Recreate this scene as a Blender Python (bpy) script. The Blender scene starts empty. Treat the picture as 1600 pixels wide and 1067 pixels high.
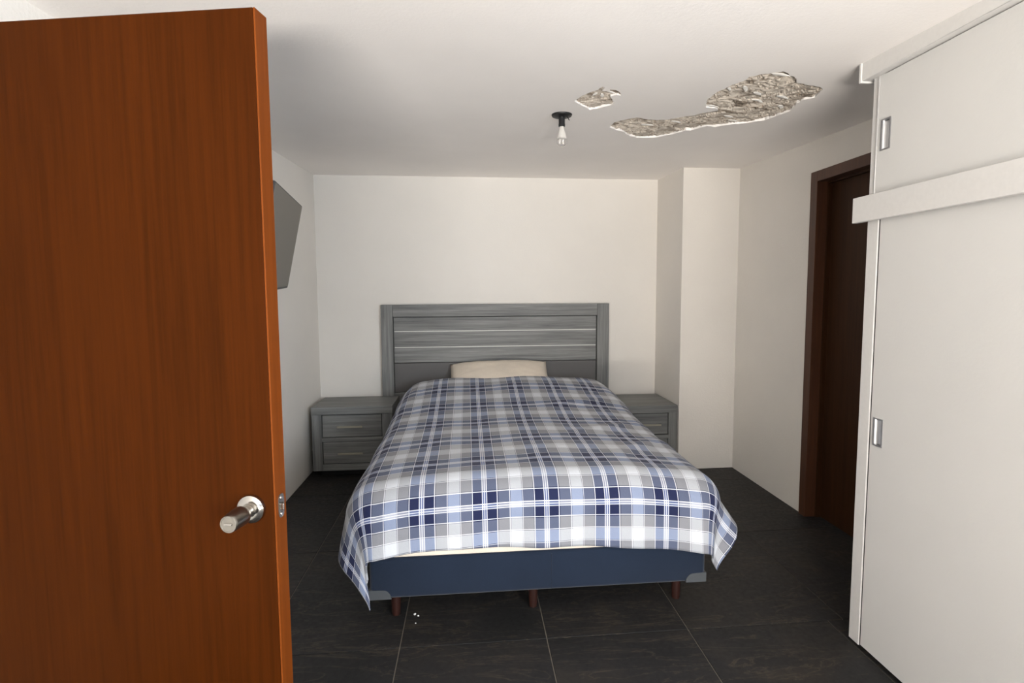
import bpy, bmesh, math, random
from mathutils import Vector, Matrix, noise

random.seed(7)
C = bpy.context.scene.collection
sc = bpy.context.scene
PI = math.pi

# ------------------------------------------------------------------ camera
cam_data = bpy.data.cameras.new('camera')
cam = bpy.data.objects.new('camera', cam_data)
C.objects.link(cam)
R_ = Vector((0.99568754, -0.0926496, -0.00473))
U_ = Vector((0.0119812, 0.07786582, 0.99689185))
F_ = Vector((0.09199333, 0.99264947, -0.07864008))
m = Matrix((R_, U_, -F_)).transposed().to_4x4()
m.translation = (0, 0, 1.42)
cam.matrix_world = m
cam_data.sensor_width = 36
cam_data.lens = 826.7 * 36 / 1600
cam_data.shift_x = (800 - 812.3) / 1600
cam_data.shift_y = (521.5 - 533.5) / 1600
cam_data.clip_start = 0.02
sc.camera = cam

# ------------------------------------------------------------------ world, lights, exposure
world = bpy.data.worlds.new('world')
sc.world = world
world.use_nodes = True
wb = world.node_tree.nodes['Background']
wb.inputs['Color'].default_value = (0.80, 0.88, 1.0, 1)
wb.inputs['Strength'].default_value = 0.4


def area(name, loc, target, size, power, color):
    d = bpy.data.lights.new(name, 'AREA')
    d.shape = 'RECTANGLE'
    d.size, d.size_y = size
    d.energy = power
    d.color = color
    o = bpy.data.objects.new(name, d)
    C.objects.link(o)
    o.location = loc
    o.rotation_euler = (Vector(target) - Vector(loc)).to_track_quat('-Z', 'Y').to_euler()
    return o


# daylight behind the camera: cool sky lamp; warm upward and side lamps added as fill
area('window_sky_light', (-0.45, -3.24, 1.45), (1.2, 3.6, 0.2), (1.5, 1.1), 34, (0.76, 0.88, 1.0))
area('side_fill_light', (2.13, -1.5, 1.45), (-1.2, 3.4, 0.8), (2.0, 1.1), 150, (0.82, 0.91, 1.0))  # unseen lamp added to brighten the left wall
area('ceiling_fill_light', (-0.35, -3.95, 0.03), (-0.35, -3.62, 2.6), (2.4, 1.1), 1000, (1.0, 0.925, 0.84))  # upward lamp added outside the opening to lift the ceiling

sc.view_settings.view_transform = 'Standard'
sc.view_settings.look = 'None'
sc.view_settings.gamma = 1
sc.view_settings.use_curve_mapping = False
sc.view_settings.exposure = 0.15
sc.cycles.use_denoising = True
sc.cycles.max_bounces = 14
sc.cycles.diffuse_bounces = 10


# ------------------------------------------------------------------ materials
def srgb(r, g, b):
    def f(c):
        c /= 255
        return c / 12.92 if c <= 0.04045 else ((c + 0.055) / 1.055) ** 2.4
    return (f(r), f(g), f(b), 1)


class NT:
    def __init__(self, name):
        self.m = bpy.data.materials.new(name)
        self.m.use_nodes = True
        self.t = self.m.node_tree
        self.b = self.t.nodes['Principled BSDF']

    def n(self, typ, **kw):
        nd = self.t.nodes.new(typ)
        for k, v in kw.items():
            if hasattr(nd, k):
                setattr(nd, k, v)
            else:
                nd.inputs[k].default_value = v
        return nd

    def l(self, a, b):
        self.t.links.new(a, b)

    def ramp(self, fac, stops, interp='LINEAR'):
        r = self.n('ShaderNodeValToRGB')
        r.color_ramp.interpolation = interp
        e = r.color_ramp.elements
        while len(e) > 1:
            e.remove(e[-1])
        e[0].position, e[0].color = stops[0]
        for p, c in stops[1:]:
            x = e.new(p)
            x.color = c
        if fac is not None:
            self.l(fac, r.inputs['Fac'])
        return r.outputs['Color']

    def coords(self, scale=(1, 1, 1), kind='Object'):
        tc = self.n('ShaderNodeTexCoord')
        mp = self.n('ShaderNodeMapping')
        mp.inputs['Scale'].default_value = scale
        self.l(tc.outputs[kind], mp.inputs['Vector'])
        return mp.outputs['Vector']

    def noise(self, vec, scale, detail=4, rough=0.55, dist=0.0):
        nd = self.n('ShaderNodeTexNoise')
        nd.inputs['Scale'].default_value = scale
        nd.inputs['Detail'].default_value = detail
        nd.inputs['Roughness'].default_value = rough
        nd.inputs['Distortion'].default_value = dist
        self.l(vec, nd.inputs['Vector'])
        return nd.outputs['Fac']

    def bump(self, h, strength=0.2, dist=0.01):
        bp = self.n('ShaderNodeBump')
        bp.inputs['Strength'].default_value = strength
        bp.inputs['Distance'].default_value = dist
        self.l(h, bp.inputs['Height'])
        self.l(bp.outputs['Normal'], self.b.inputs['Normal'])

    def mix(self, fac, a, b, blend='MIX'):
        mx = self.n('ShaderNodeMix', data_type='RGBA', blend_type=blend)
        if hasattr(fac, 'is_output'):
            self.l(fac, mx.inputs['Factor'])
        else:
            mx.inputs['Factor'].default_value = fac
        for v, k in ((a, 'A'), (b, 'B')):
            i = [s for s in mx.inputs if s.name == k and s.type == 'RGBA'][0]
            if hasattr(v, 'is_output'):
                self.l(v, i)
            else:
                i.default_value = v
        return [s for s in mx.outputs if s.type == 'RGBA'][0]

    def math(self, op, a, b=None):
        nd = self.n('ShaderNodeMath', operation=op)
        for i, v in enumerate((a, b)):
            if v is None:
                continue
            if hasattr(v, 'is_output'):
                self.l(v, nd.inputs[i])
            else:
                nd.inputs[i].default_value = v
        return nd.outputs[0]


def simple(name, col, rough=0.5, metal=0.0, spec=0.5, coat=0.0):
    t = NT(name)
    t.b.inputs['Base Color'].default_value = col
    t.b.inputs['Roughness'].default_value = rough
    t.b.inputs['Metallic'].default_value = metal
    t.b.inputs['Specular IOR Level'].default_value = spec
    t.b.inputs['Coat Weight'].default_value = coat
    # very fine wear so that no surface is perfectly flat
    v = t.coords()
    f = t.noise(v, 60, 3)
    c2 = tuple(min(1, c * 1.02) for c in col[:3]) + (1,)
    c1 = tuple(c * 0.98 for c in col[:3]) + (1,)
    t.l(t.ramp(f, [(0.3, c1), (0.7, c2)]), t.b.inputs['Base Color'])
    return t.m


def plaster(name, col, bump=0.25):
    t = NT(name)
    v = t.coords()
    big = t.noise(v, 1.3, 4, 0.6)
    c1 = tuple(c * 0.95 for c in col[:3]) + (1,)
    t.l(t.ramp(big, [(0.3, c1), (0.7, col)]), t.b.inputs['Base Color'])
    t.b.inputs['Roughness'].default_value = 0.85
    t.b.inputs['Specular IOR Level'].default_value = 0.25
    fine = t.noise(v, 85, 5, 0.6)
    t.bump(fine, bump, 0.006)
    return t.m


def wood(name, dark, light, axis='Z', rough=0.45, scale=1.0, bump=0.12, coat=0.0, contrast=(0.32, 0.68)):
    t = NT(name)
    s = {'X': (1.2, 38, 38), 'Y': (38, 1.2, 38), 'Z': (38, 38, 1.2)}[axis]
    v = t.coords(tuple(k * scale for k in s))
    f = t.noise(v, 1.0, 7, 0.68, 0.35)
    s2 = {'X': (0.5, 5, 5), 'Y': (5, 0.5, 5), 'Z': (5, 5, 0.5)}[axis]
    v2 = t.coords(tuple(k * scale for k in s2))
    f2 = t.noise(v2, 1.0, 4, 0.6, 0.8)
    mixf = t.math('ADD', t.math('MULTIPLY', f, 0.72), t.math('MULTIPLY', f2, 0.28))
    col = t.ramp(mixf, [(contrast[0], dark), (contrast[1], light)])
    t.l(col, t.b.inputs['Base Color'])
    t.b.inputs['Roughness'].default_value = rough
    t.b.inputs['Coat Weight'].default_value = coat
    t.b.inputs['Coat Roughness'].default_value = 0.25
    t.bump(f, bump, 0.004)
    return t.m


def fabric(name, col, weave=420, bump=0.3):
    t = NT(name)
    v = t.coords()
    big = t.noise(v, 5, 4)
    fine = t.noise(v, weave, 2)
    c1 = tuple(c * 0.86 for c in col[:3]) + (1,)
    c2 = tuple(min(1, c * 1.1) for c in col[:3]) + (1,)
    t.l(t.ramp(t.math('ADD', t.math('MULTIPLY', big, 0.5), t.math('MULTIPLY', fine, 0.5)), [(0.35, c1), (0.65, c2)]), t.b.inputs['Base Color'])
    t.b.inputs['Roughness'].default_value = 0.9
    t.b.inputs['Specular IOR Level'].default_value = 0.15
    t.b.inputs['Sheen Weight'].default_value = 0.15
    t.bump(fine, bump, 0.002)
    return t.m


M = {}
M['wall'] = plaster('painted_plaster', (0.775, 0.745, 0.70, 1))
M['ceiling'] = plaster('ceiling_paint', (0.93, 0.90, 0.875, 1), 0.13)
M['door_wood'] = wood('varnished_cedar', srgb(41, 16, 1), srgb(64, 28, 3), 'Z', 0.55, 1.6, 0.05, 0.0, (0.25, 0.75))
M['door_wood'].node_tree.nodes['Principled BSDF'].inputs['Specular IOR Level'].default_value = 0.03
M['door_edge'] = wood('cedar_edge', srgb(92, 44, 11), srgb(112, 56, 17), 'Z', 0.55, 1.6, 0.05, 0.0, (0.25, 0.75))
M['door_edge'].node_tree.nodes['Principled BSDF'].inputs['Specular IOR Level'].default_value = 0.06
M['dark_wood'] = wood('dark_walnut', srgb(42, 24, 11), srgb(64, 38, 19), 'Z', 0.55, 1.2, 0.08)
M['dark_wood'].node_tree.nodes['Principled BSDF'].inputs['Specular IOR Level'].default_value = 0.2
M['frame_wood'] = wood('walnut_casing', srgb(62, 36, 22), srgb(88, 54, 34), 'Z', 0.5, 1.2, 0.08)
g1, g2 = srgb(62, 63, 64), srgb(146, 147, 145)
M['grey_x'] = wood('grey_limed_oak_across', g1, g2, 'X', 0.55, 1.3, 0.3, 0, (0.28, 0.72))
M['grey_z'] = wood('grey_limed_oak_upright', g1, g2, 'Z', 0.55, 1.3, 0.3, 0, (0.28, 0.72))
M['grey_plain'] = simple('grey_smooth_panel', srgb(98, 96, 95), 0.6)
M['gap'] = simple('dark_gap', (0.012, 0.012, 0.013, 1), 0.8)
M['inlay'] = simple('pale_inlay', srgb(206, 207, 202), 0.5)
M['bar_handle'] = simple('brushed_bronze', srgb(158, 154, 140), 0.45, 0.3)
M['navy'] = fabric('navy_upholstery', srgb(27, 37, 53))
M['beige'] = fabric('beige_ticking', srgb(226, 214, 198))
M['pillow'] = fabric('cream_pillowcase', srgb(226, 214, 198), 300)
M['leg'] = wood('reddish_leg_wood', srgb(34, 17, 13), srgb(54, 28, 22), 'Z', 0.4, 1.5, 0.05)
M['steel'] = simple('satin_nickel', (0.33, 0.31, 0.275, 1), 0.3, 1.0)
M['chrome'] = simple('polished_nickel', (0.46, 0.44, 0.41, 1), 0.16, 1.0)
M['alu'] = simple('brushed_aluminium', (0.66, 0.66, 0.66, 1), 0.32, 0.9)
M['alu_dark'] = simple('dark_aluminium', (0.33, 0.33, 0.34, 1), 0.4, 0.8)  # darker aluminium for the pull frames
M['white_lam'] = plaster('white_textured_laminate', (0.60, 0.595, 0.58, 1), 0.07)
M['white_board'] = simple('white_board', (0.62, 0.61, 0.595, 1), 0.5)
M['black'] = simple('black_plastic', (0.008, 0.008, 0.009, 1), 0.45)
M['tv_frame'] = simple('charcoal_plastic', (0.03, 0.03, 0.032, 1), 0.5)
M['tv_screen'] = simple('grey_glare_screen', srgb(112, 107, 99), 0.5, 0, 0.5)  # grey base colour stands for glare on a dark screen
M['grout'] = simple('pale_grout', srgb(120, 113, 103), 0.9)
M['frost'] = simple('frosted_white_glass', (0.86, 0.83, 0.78, 1), 0.3)


def make_clear(name, tint, rough, alpha):
    t = NT(name)
    t.b.inputs['Base Color'].default_value = tint
    t.b.inputs['Roughness'].default_value = rough
    t.b.inputs['Transmission Weight'].default_value = alpha
    t.b.inputs['IOR'].default_value = 1.3
    return t.m


M['glass'] = make_clear('clear_glass', (1, 1, 1, 1), 0.02, 1.0)
M['guard'] = simple('smoky_plastic_guard', srgb(74, 77, 80), 0.3, 0.0, 0.7)


def tile_mat():
    t = NT('dark_slate_tile')
    v = t.coords((1, 1, 1))
    oi = t.n('ShaderNodeObjectInfo')
    vm = t.n('ShaderNodeVectorMath', operation='ADD')
    cb = t.n('ShaderNodeCombineXYZ')
    t.l(t.math('MULTIPLY', oi.outputs['Random'], 37.0), cb.inputs[0])
    t.l(t.math('MULTIPLY', oi.outputs['Random'], 91.0), cb.inputs[1])
    t.l(v, vm.inputs[0])
    t.l(cb.outputs[0], vm.inputs[1])
    w = vm.outputs[0]
    f = t.noise(w, 2.2, 8, 0.62, 0.7)
    base = t.ramp(f, [(0.30, srgb(31, 31, 31)), (0.52, srgb(38, 37, 37)), (0.64, srgb(46, 43, 40)), (0.78, srgb(56, 51, 46))])
    mp = t.n('ShaderNodeMapping')
    mp.inputs['Rotation'].default_value = (0, 0, 0.7)
    mp.inputs['Scale'].default_value = (0.8, 5.0, 1)
    t.l(w, mp.inputs['Vector'])
    vein = t.noise(mp.outputs['Vector'], 1.6, 6, 0.6, 1.6)
    vm_ = t.ramp(vein, [(0.485, (0, 0, 0, 1)), (0.5, (0.34, 0.34, 0.34, 1)), (0.515, (0, 0, 0, 1))])
    col = t.mix(vm_, base, srgb(92, 80, 66))
    t.l(col, t.b.inputs['Base Color'])
    t.b.inputs['Roughness'].default_value = 0.5
    t.b.inputs['Specular IOR Level'].default_value = 0.22
    fine = t.noise(w, 45, 5)
    rr = t.ramp(fine, [(0.3, (0.42, 0.42, 0.42, 1)), (0.7, (0.6, 0.6, 0.6, 1))])
    t.l(rr, t.b.inputs['Roughness'])
    t.bump(fine, 0.12, 0.004)
    return t.m


M['tile'] = tile_mat()


def substrate_mat():
    t = NT('flaking_undercoat')
    v = t.coords((1, 2.8, 1))
    f = t.noise(v, 3.4, 5, 0.5, 2.6)
    base = t.ramp(f, [(0.28, srgb(98, 88, 77)), (0.38, srgb(140, 130, 118)), (0.43, srgb(180, 171, 160)), (0.55, srgb(190, 182, 171)), (0.60, srgb(138, 128, 116)), (0.64, srgb(180, 171, 160)), (0.8, srgb(208, 202, 193))])
    t.l(base, t.b.inputs['Base Color'])
    t.b.inputs['Roughness'].default_value = 0.95
    t.bump(t.noise(v, 40, 4), 0.25, 0.004)
    return t.m


M['substrate'] = substrate_mat()
M['flake'] = plaster('torn_paint', (0.86, 0.84, 0.80, 1), 0.1)


def plaid_mat():
    t = NT('blue_plaid_cotton')
    tc = t.n('ShaderNodeTexCoord')
    sp = t.n('ShaderNodeSeparateXYZ')
    t.l(tc.outputs['UV'], sp.inputs[0])
    navy = (0.013, 0.018, 0.060, 1)
    grey = (0.235, 0.24, 0.262, 1)
    white = (0.63, 0.655, 0.70, 1)
    line = (0.78, 0.79, 0.82, 1)
    dark = (0.03, 0.035, 0.07, 1)
    mid = (0.25, 0.28, 0.40, 1)
    S = [(0.0, line), (0.007, mid), (0.029, line), (0.041, navy), (0.197, line), (0.210, dark), (0.223, grey),
         (0.402, line), (0.411, dark), (0.421, white), (0.602, dark), (0.612, line), (0.621, grey), (0.788, dark),
         (0.799, line), (0.811, navy), (0.959, line), (0.971, mid), (0.993, line)]
    W1, W0 = (1, 1, 1, 1), (0, 0, 0, 1)
    L = [(p, W1 if c is line else W0) for p, c in S]
    cols, lines = [], []
    for i in range(2):
        f = t.math('FRACT', sp.outputs[i])
        cols.append(t.ramp(f, S, 'CONSTANT'))
        lines.append(t.ramp(f, L, 'CONSTANT'))
    base = t.mix(0.5, cols[0], cols[1])
    nv = [t.ramp(t.math('FRACT', sp.outputs[i]), [(p, W1 if c is navy else W0) for p, c in S], 'CONSTANT') for i in range(2)]
    one = t.math('ABSOLUTE', t.math('SUBTRACT', nv[0], nv[1]))
    base = t.mix(one, base, t.mix(1.0, base, (0.76, 0.86, 1.08, 1), 'MULTIPLY'))     # navy woven over pale yarn reads blue
    lm = t.math('MULTIPLY', t.math('MAXIMUM', lines[0], lines[1]), 0.58)
    col = t.mix(lm, base, line)
    v = t.coords((1, 1, 1), 'UV')
    fine = t.noise(v, 90, 3)
    col = t.mix(0.12, col, t.ramp(fine, [(0.3, (0.25, 0.25, 0.25, 1)), (0.7, (1, 1, 1, 1))]), 'MULTIPLY')
    t.l(col, t.b.inputs['Base Color'])
    t.b.inputs['Roughness'].default_value = 0.8
    t.b.inputs['Specular IOR Level'].default_value = 0.2
    t.b.inputs['Sheen Weight'].default_value = 0.1
    ob = t.coords()
    wr = t.noise(ob, 14, 4, 0.5, 0.4)
    t.bump(wr, 0.35, 0.012)
    return t.m


M['plaid'] = plaid_mat()
M['lining'] = fabric('pale_lining', srgb(206, 208, 212))


# ------------------------------------------------------------------ mesh helpers
def new():
    return bmesh.new()


def bx(bm, x0, x1, y0, y1, z0, z1, bev=0.0, seg=2):
    r = bmesh.ops.create_cube(bm, size=1)
    vs = r['verts']
    for v in vs:
        v.co = Vector(((x0 + x1) / 2 + v.co.x * (x1 - x0), (y0 + y1) / 2 + v.co.y * (y1 - y0), (z0 + z1) / 2 + v.co.z * (z1 - z0)))
    if bev > 0:
        es = list({e for v in vs for e in v.link_edges})
        bmesh.ops.bevel(bm, geom=es, offset=bev, segments=seg, affect='EDGES', profile=0.5)
    return bm


def lathe(bm, prof, mat=None, n=32):
    """profile (r, h) turned about local Z; mat places it"""
    mat = mat or Matrix.Identity(4)
    rings = []
    for r, h in prof:
        if r < 1e-6:
            rings.append([bm.verts.new(mat @ Vector((0, 0, h)))])
        else:
            rings.append([bm.verts.new(mat @ Vector((r * math.cos(2 * PI * k / n), r * math.sin(2 * PI * k / n), h))) for k in range(n)])
    for a, b in zip(rings, rings[1:]):
        for k in range(n):
            q = [a[k % len(a)], a[(k + 1) % n % len(a)], b[(k + 1) % n % len(b)], b[k % len(b)]]
            u = []
            for w in q:
                if w not in u:
                    u.append(w)
            if len(u) > 2:
                bm.faces.new(u)
    bmesh.ops.recalc_face_normals(bm, faces=bm.faces[:])
    return bm


def prism(bm, pts, mat, depth):
    """outline (x, y) in local XY, extruded to local z = depth, placed by mat"""
    a = [bm.verts.new(mat @ Vector((x, y, 0))) for x, y in pts]
    b = [bm.verts.new(mat @ Vector((x, y, depth))) for x, y in pts]
    bm.faces.new(a)
    bm.faces.new(b)
    n = len(pts)
    for k in range(n):
        bm.faces.new((a[k], a[(k + 1) % n], b[(k + 1) % n], b[k]))
    bmesh.ops.recalc_face_normals(bm, faces=bm.faces[:])
    return bm


def tube(bm, pts, r, n=10):
    prev = None
    for i, p in enumerate(pts):
        p = Vector(p)
        d = (Vector(pts[min(i + 1, len(pts) - 1)]) - Vector(pts[max(i - 1, 0)])).normalized()
        q = d.to_track_quat('Z', 'Y').to_matrix()
        ring = [bm.verts.new(p + q @ Vector((r * math.cos(2 * PI * k / n), r * math.sin(2 * PI * k / n), 0))) for k in range(n)]
        if prev:
            for k in range(n):
                bm.faces.new((prev[k], prev[(k + 1) % n], ring[(k + 1) % n], ring[k]))
        else:
            bm.faces.new(ring)
        prev = ring
    bm.faces.new(prev)
    bmesh.ops.recalc_face_normals(bm, faces=bm.faces[:])
    return bm


def world_loc(o):
    v = Vector((0, 0, 0))
    while o is not None:
        v += o.location
        o = o.parent
    return v


def obj(name, bm, mat, parent=None, smooth=False, local=False, origin=None):
    """link a bmesh as one object. Vertices come in world coordinates (or, local=True, in the parent's own)."""
    me = bpy.data.meshes.new(name)
    off = Vector(origin) if origin else Vector((0, 0, 0))
    if parent is not None and not local:
        off = world_loc(parent)
    for v in bm.verts:
        v.co -= off
    if smooth:
        for f in bm.faces:
            f.smooth = True
        for e in bm.edges:
            if len(e.link_faces) == 2 and e.calc_face_angle(0) > 0.6:
                e.smooth = False
    bm.to_mesh(me)
    bm.free()
    for mm in (mat if isinstance(mat, (list, tuple)) else [mat]):
        me.materials.append(mm)
    o = bpy.data.objects.new(name, me)
    C.objects.link(o)
    if origin:
        o.location = origin
    if parent is not None:
        o.parent = parent
    return o


def tag(o, label=None, cat=None, group=None, kind=None):
    if label:
        o['label'] = label
    if cat:
        o['category'] = cat
    if group:
        o['group'] = group
    if kind:
        o['kind'] = kind
    return o


def thing(name, loc, label, cat, group=None, kind=None):
    o = bpy.data.objects.new(name, None)
    C.objects.link(o)
    o.location = loc
    o.empty_display_size = 0.1
    return tag(o, label, cat, group, kind)


def struct(o, label):
    return tag(o, label, kind='structure')


# ------------------------------------------------------------------ room dimensions
XL, XR, XC, YB, YC, YF = -1.2728, 2.0891, 1.6361, 4.5656, 4.003, -3.20
XLD = -1.375                      # the left wall steps out beside the open door


def ceil_z(y):                    # the slab falls slightly towards the camera
    return 2.28 + 0.042 * (y - 2.0)


# ------------------------------------------------------------------ floor with its tiles
bm = bx(new(), XLD - 0.1, XR + 0.25, YF - 0.1, YB + 0.1, -0.12, -0.004)
floor = struct(obj('floor', bm, M['grout']), 'dark slate tiled bedroom floor with thin pale grout joints')
JX = [XLD, -0.8555, -0.300, 0.2960, 0.8963, 1.5195, XR + 0.12]
JX_FAR = [XLD, -0.8555, -0.300, 0.2960, 0.8963, 1.5915, XR + 0.12]
JY = [2.0501 - 0.8444 * k for k in (6, 5, 4, 3, 2, 1, 0, -1, -2)] + [YB + 0.01]
JY = [YF] + [y for y in JY if y > YF + 0.05]
g = 0.0021
for a, b in zip(JY, JY[1:]):
    jx = JX_FAR if a > 2.0 and a < 2.7 else JX
    for c, d in zip(jx, jx[1:]):
        x0, x1, y0, y1 = c + g, d - g, a + g, b - g
        if b > YC and d > XR:      # the last tile by the column and wall corner
            pass
        t = bx(new(), x0, x1, y0, y1, -0.012, 0.0, 0.0010, 1)
        obj('tile', t, M['tile'], floor)


# ------------------------------------------------------------------ walls
def wall_box(name, label, x0, x1, y0, y1, z0=0.0, z1=None, mat='wall'):
    """a wall whose top follows the tilt of the slab"""
    b = bx(new(), x0, x1, y0, y1, z0, 1.0)
    for v in b.verts:
        if v.co.z > 0.9:
            v.co.z = (ceil_z(v.co.y) + 0.02) if z1 is None else z1
    return struct(obj(name, b, M[mat]), label)


wall_box('wall_back', 'off-white plaster wall behind the grey headboard', XL - 0.1, XR + 0.12, YB, YB + 0.1)
wall_box('wall_left', 'off-white plaster wall that carries the television', XL - 0.2, XL, 1.45, YB)
wall_box('wall_left_2', 'stretch of off-white left wall behind the open brown door', XLD - 0.1, XLD, YF, 1.45)
wall_box('wall_column', 'white square plaster column in the back right corner', XC, XR + 0.02, YC, YB)

# right wall with the doorway of the dark door: three pieces in one mesh
DY0, DY1, DZ = 2.19, 3.115, 2.135         # casing outer edges
SY0, SY1, SZ0, SZ1 = -2.6, -0.4, 0.85, 2.05   # unseen side window near the viewer, added for fill light
b = new()
bx(b, XR, XR + 0.12, SY0, SY1, 0, SZ0)
for x0, x1, y0, y1, z0, top in ((XR, XR + 0.12, DY1 - 0.02, YB, 0, None), (XR, XR + 0.12, YF, SY0, 0, None), (XR, XR + 0.12, SY1, DY0 + 0.02, 0, None), (XR, XR + 0.12, SY0, SY1, SZ1, None), (XR, XR + 0.12, DY0 + 0.02, DY1 - 0.02, DZ - 0.02, None)):
    q = bx(new(), x0, x1, y0, y1, z0, 5.0)
    for v in q.verts:
        if v.co.z > 4.9:
            v.co.z = ceil_z(v.co.y) + 0.02
    me = bpy.data.meshes.new('tmp')
    q.to_mesh(me)
    q.free()
    b.from_mesh(me)
    bpy.data.meshes.remove(me)
struct(obj('wall_right', b, M['wall']), 'off-white plaster wall with the dark wooden door')

# wall behind the camera; unseen glass door added to carry daylight in
WX0, WX1, WZ0, WZ1 = -1.25, 1.05, 0.0, 2.05
b = new()
bx(b, XLD - 0.1, WX0, YF - 0.1, YF, 0, ceil_z(YF) + 0.02)
bx(b, WX1, XR + 0.12, YF - 0.1, YF, 0, ceil_z(YF) + 0.02)
bx(b, WX0, WX1, YF - 0.1, YF, WZ1, ceil_z(YF) + 0.02)
struct(obj('wall_front', b, M['wall']), 'off-white wall with the added glass door that lights the room')
win = thing('added_window_1', (-0.1, YF, WZ0), 'unseen aluminium framed glass door added behind the viewer to carry daylight', None, kind='structure')
b = new()
bx(b, WX0, WX1, YF - 0.08, YF - 0.03, WZ0, WZ0 + 0.04)
bx(b, WX0, WX1, YF - 0.08, YF - 0.03, WZ1 - 0.04, WZ1)
for xx in (WX0, (WX0 + WX1) / 2 - 0.02, WX1 - 0.04):
    bx(b, xx, xx + 0.04, YF - 0.08, YF - 0.03, WZ0 + 0.04, WZ1 - 0.04)
obj('added_window_frame', b, M['alu'], win)

w2 = thing('added_window_2', (XR, (SY0 + SY1) / 2, SZ0), 'unseen aluminium framed side window added beside the viewer for fill light', None, kind='structure')  # opening added so fill light reaches the left wall
b = new()
bx(b, XR + 0.02, XR + 0.03, SY0, SY1, SZ0, SZ0 + 0.04)
bx(b, XR + 0.02, XR + 0.03, SY0, SY1, SZ1 - 0.04, SZ1)
for yy in (SY0, (SY0 + SY1) / 2 - 0.02, SY1 - 0.04):
    bx(b, XR + 0.02, XR + 0.03, yy, yy + 0.04, SZ0 + 0.04, SZ1 - 0.04)
obj('added_window_frame', b, M['alu'], w2)

# ------------------------------------------------------------------ ceiling with two holes where the paint fell off
PA = [(0.488, 2.499), (0.506, 2.428), (0.533, 2.369), (0.561, 2.337), (0.565, 2.312), (0.572, 2.296), (0.583, 2.306), (0.586, 2.344), (0.614, 2.347), (0.616, 2.324), (0.641, 2.33), (0.667, 2.36), (0.683, 2.4), (0.658, 2.39), (0.637, 2.416), (0.66, 2.464), (0.685, 2.501), (0.674, 2.538), (0.634, 2.583), (0.594, 2.619), (0.548, 2.567), (0.512, 2.523)]
PB = [(0.768, 2.918), (0.771, 2.83), (0.803, 2.777), (0.862, 2.727), (0.917, 2.751), (0.98, 2.769), (1.038, 2.748), (1.098, 2.687), (1.142, 2.659), (1.17, 2.618), (1.225, 2.574), (1.19, 2.54), (1.137, 2.53), (1.097, 2.429), (1.089, 2.345), (1.101, 2.283), (1.114, 2.218), (1.134, 2.173), (1.139, 2.124), (1.17, 2.096), (1.221, 2.071), (1.234, 2.055), (1.261, 2.068), (1.295, 2.1), (1.322, 2.108), (1.368, 2.168), (1.435, 2.195), (1.498, 2.214), (1.536, 2.241), (1.547, 2.279), (1.567, 2.34), (1.538, 2.382), (1.541, 2.436), (1.581, 2.55), (1.563, 2.63), (1.543, 2.715), (1.474, 2.774), (1.394, 2.817), (1.341, 2.869), (1.293, 2.845), (1.243, 2.945), (1.218, 2.952), (1.174, 3.033), (1.101, 3.122), (0.993, 3.136), (0.925, 3.086), (0.877, 3.011), (0.817, 2.978)]


def ragged(poly, amp):
    """subdivide an outline and give it a torn, uneven edge"""
    out = []
    n = len(poly)
    for i in range(n):
        a, b_ = Vector((*poly[i], 0)), Vector((*poly[(i + 1) % n], 0))
        k = max(1, int((b_ - a).length / 0.014))
        for j in range(k):
            p = a.lerp(b_, j / k)
            q = noise.noise_vector(p * 42) * amp
            out.append((p.x + q.x, p.y + q.y))
    return out


PA2, PB2 = ragged(PA, 0.006), ragged(PB, 0.008)
TH = 0.007
b = new()
edges = []
outer = [(XLD - 0.1, YF - 0.1), (XR + 0.12, YF - 0.1), (XR + 0.12, YB + 0.1), (XLD - 0.1, YB + 0.1)]
loops = []
for ring in (outer, PA2, PB2):
    vs = [b.verts.new((x, y, ceil_z(y))) for x, y in ring]
    loops.append(vs)
    for i in range(len(vs)):
        edges.append(b.edges.new((vs[i], vs[(i + 1) % len(vs)])))
bmesh.ops.triangle_fill(b, use_beauty=True, use_dissolve=False, edges=edges, normal=(0, 0, -1))
for f in b.faces:
    if f.normal.z > 0:
        f.normal_flip()
for vs in loops[1:]:               # broken edge of the plaster layer around each hole
    ups = [b.verts.new(v.co + Vector((0, 0, TH + 0.012))) for v in vs]
    for i in range(len(vs)):
        j = (i + 1) % len(vs)
        b.faces.new((vs[i], vs[j], ups[j], ups[i]))
q = bx(new(), XLD - 0.1, XR + 0.12, YF - 0.1, YB + 0.1, 0.035, 0.12)
for v in q.verts:
    v.co.z += ceil_z(v.co.y)
me = bpy.data.meshes.new('tmp')
q.to_mesh(me)
q.free()
b.from_mesh(me)
ceiling = struct(obj('ceiling', b, M['ceiling']), 'off-white ceiling with two patches of flaking paint')


def inside(p, poly):
    x, y = p
    c = False
    n = len(poly)
    for i in range(n):
        x0, y0 = poly[i]
        x1, y1 = poly[(i + 1) % n]
        if (y0 > y) != (y1 > y) and x < (x1 - x0) * (y - y0) / (y1 - y0) + x0:
            c = not c
    return c


def near(p, poly, d):
    if inside(p, poly):
        return True
    for i in range(len(poly)):
        a, b_ = Vector(poly[i]), Vector(poly[(i + 1) % len(poly)])
        t = max(0, min(1, (Vector(p) - a).dot(b_ - a) / max((b_ - a).length_squared, 1e-9)))
        if (a + (b_ - a) * t - Vector(p)).length < d:
            return True
    return False


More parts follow.
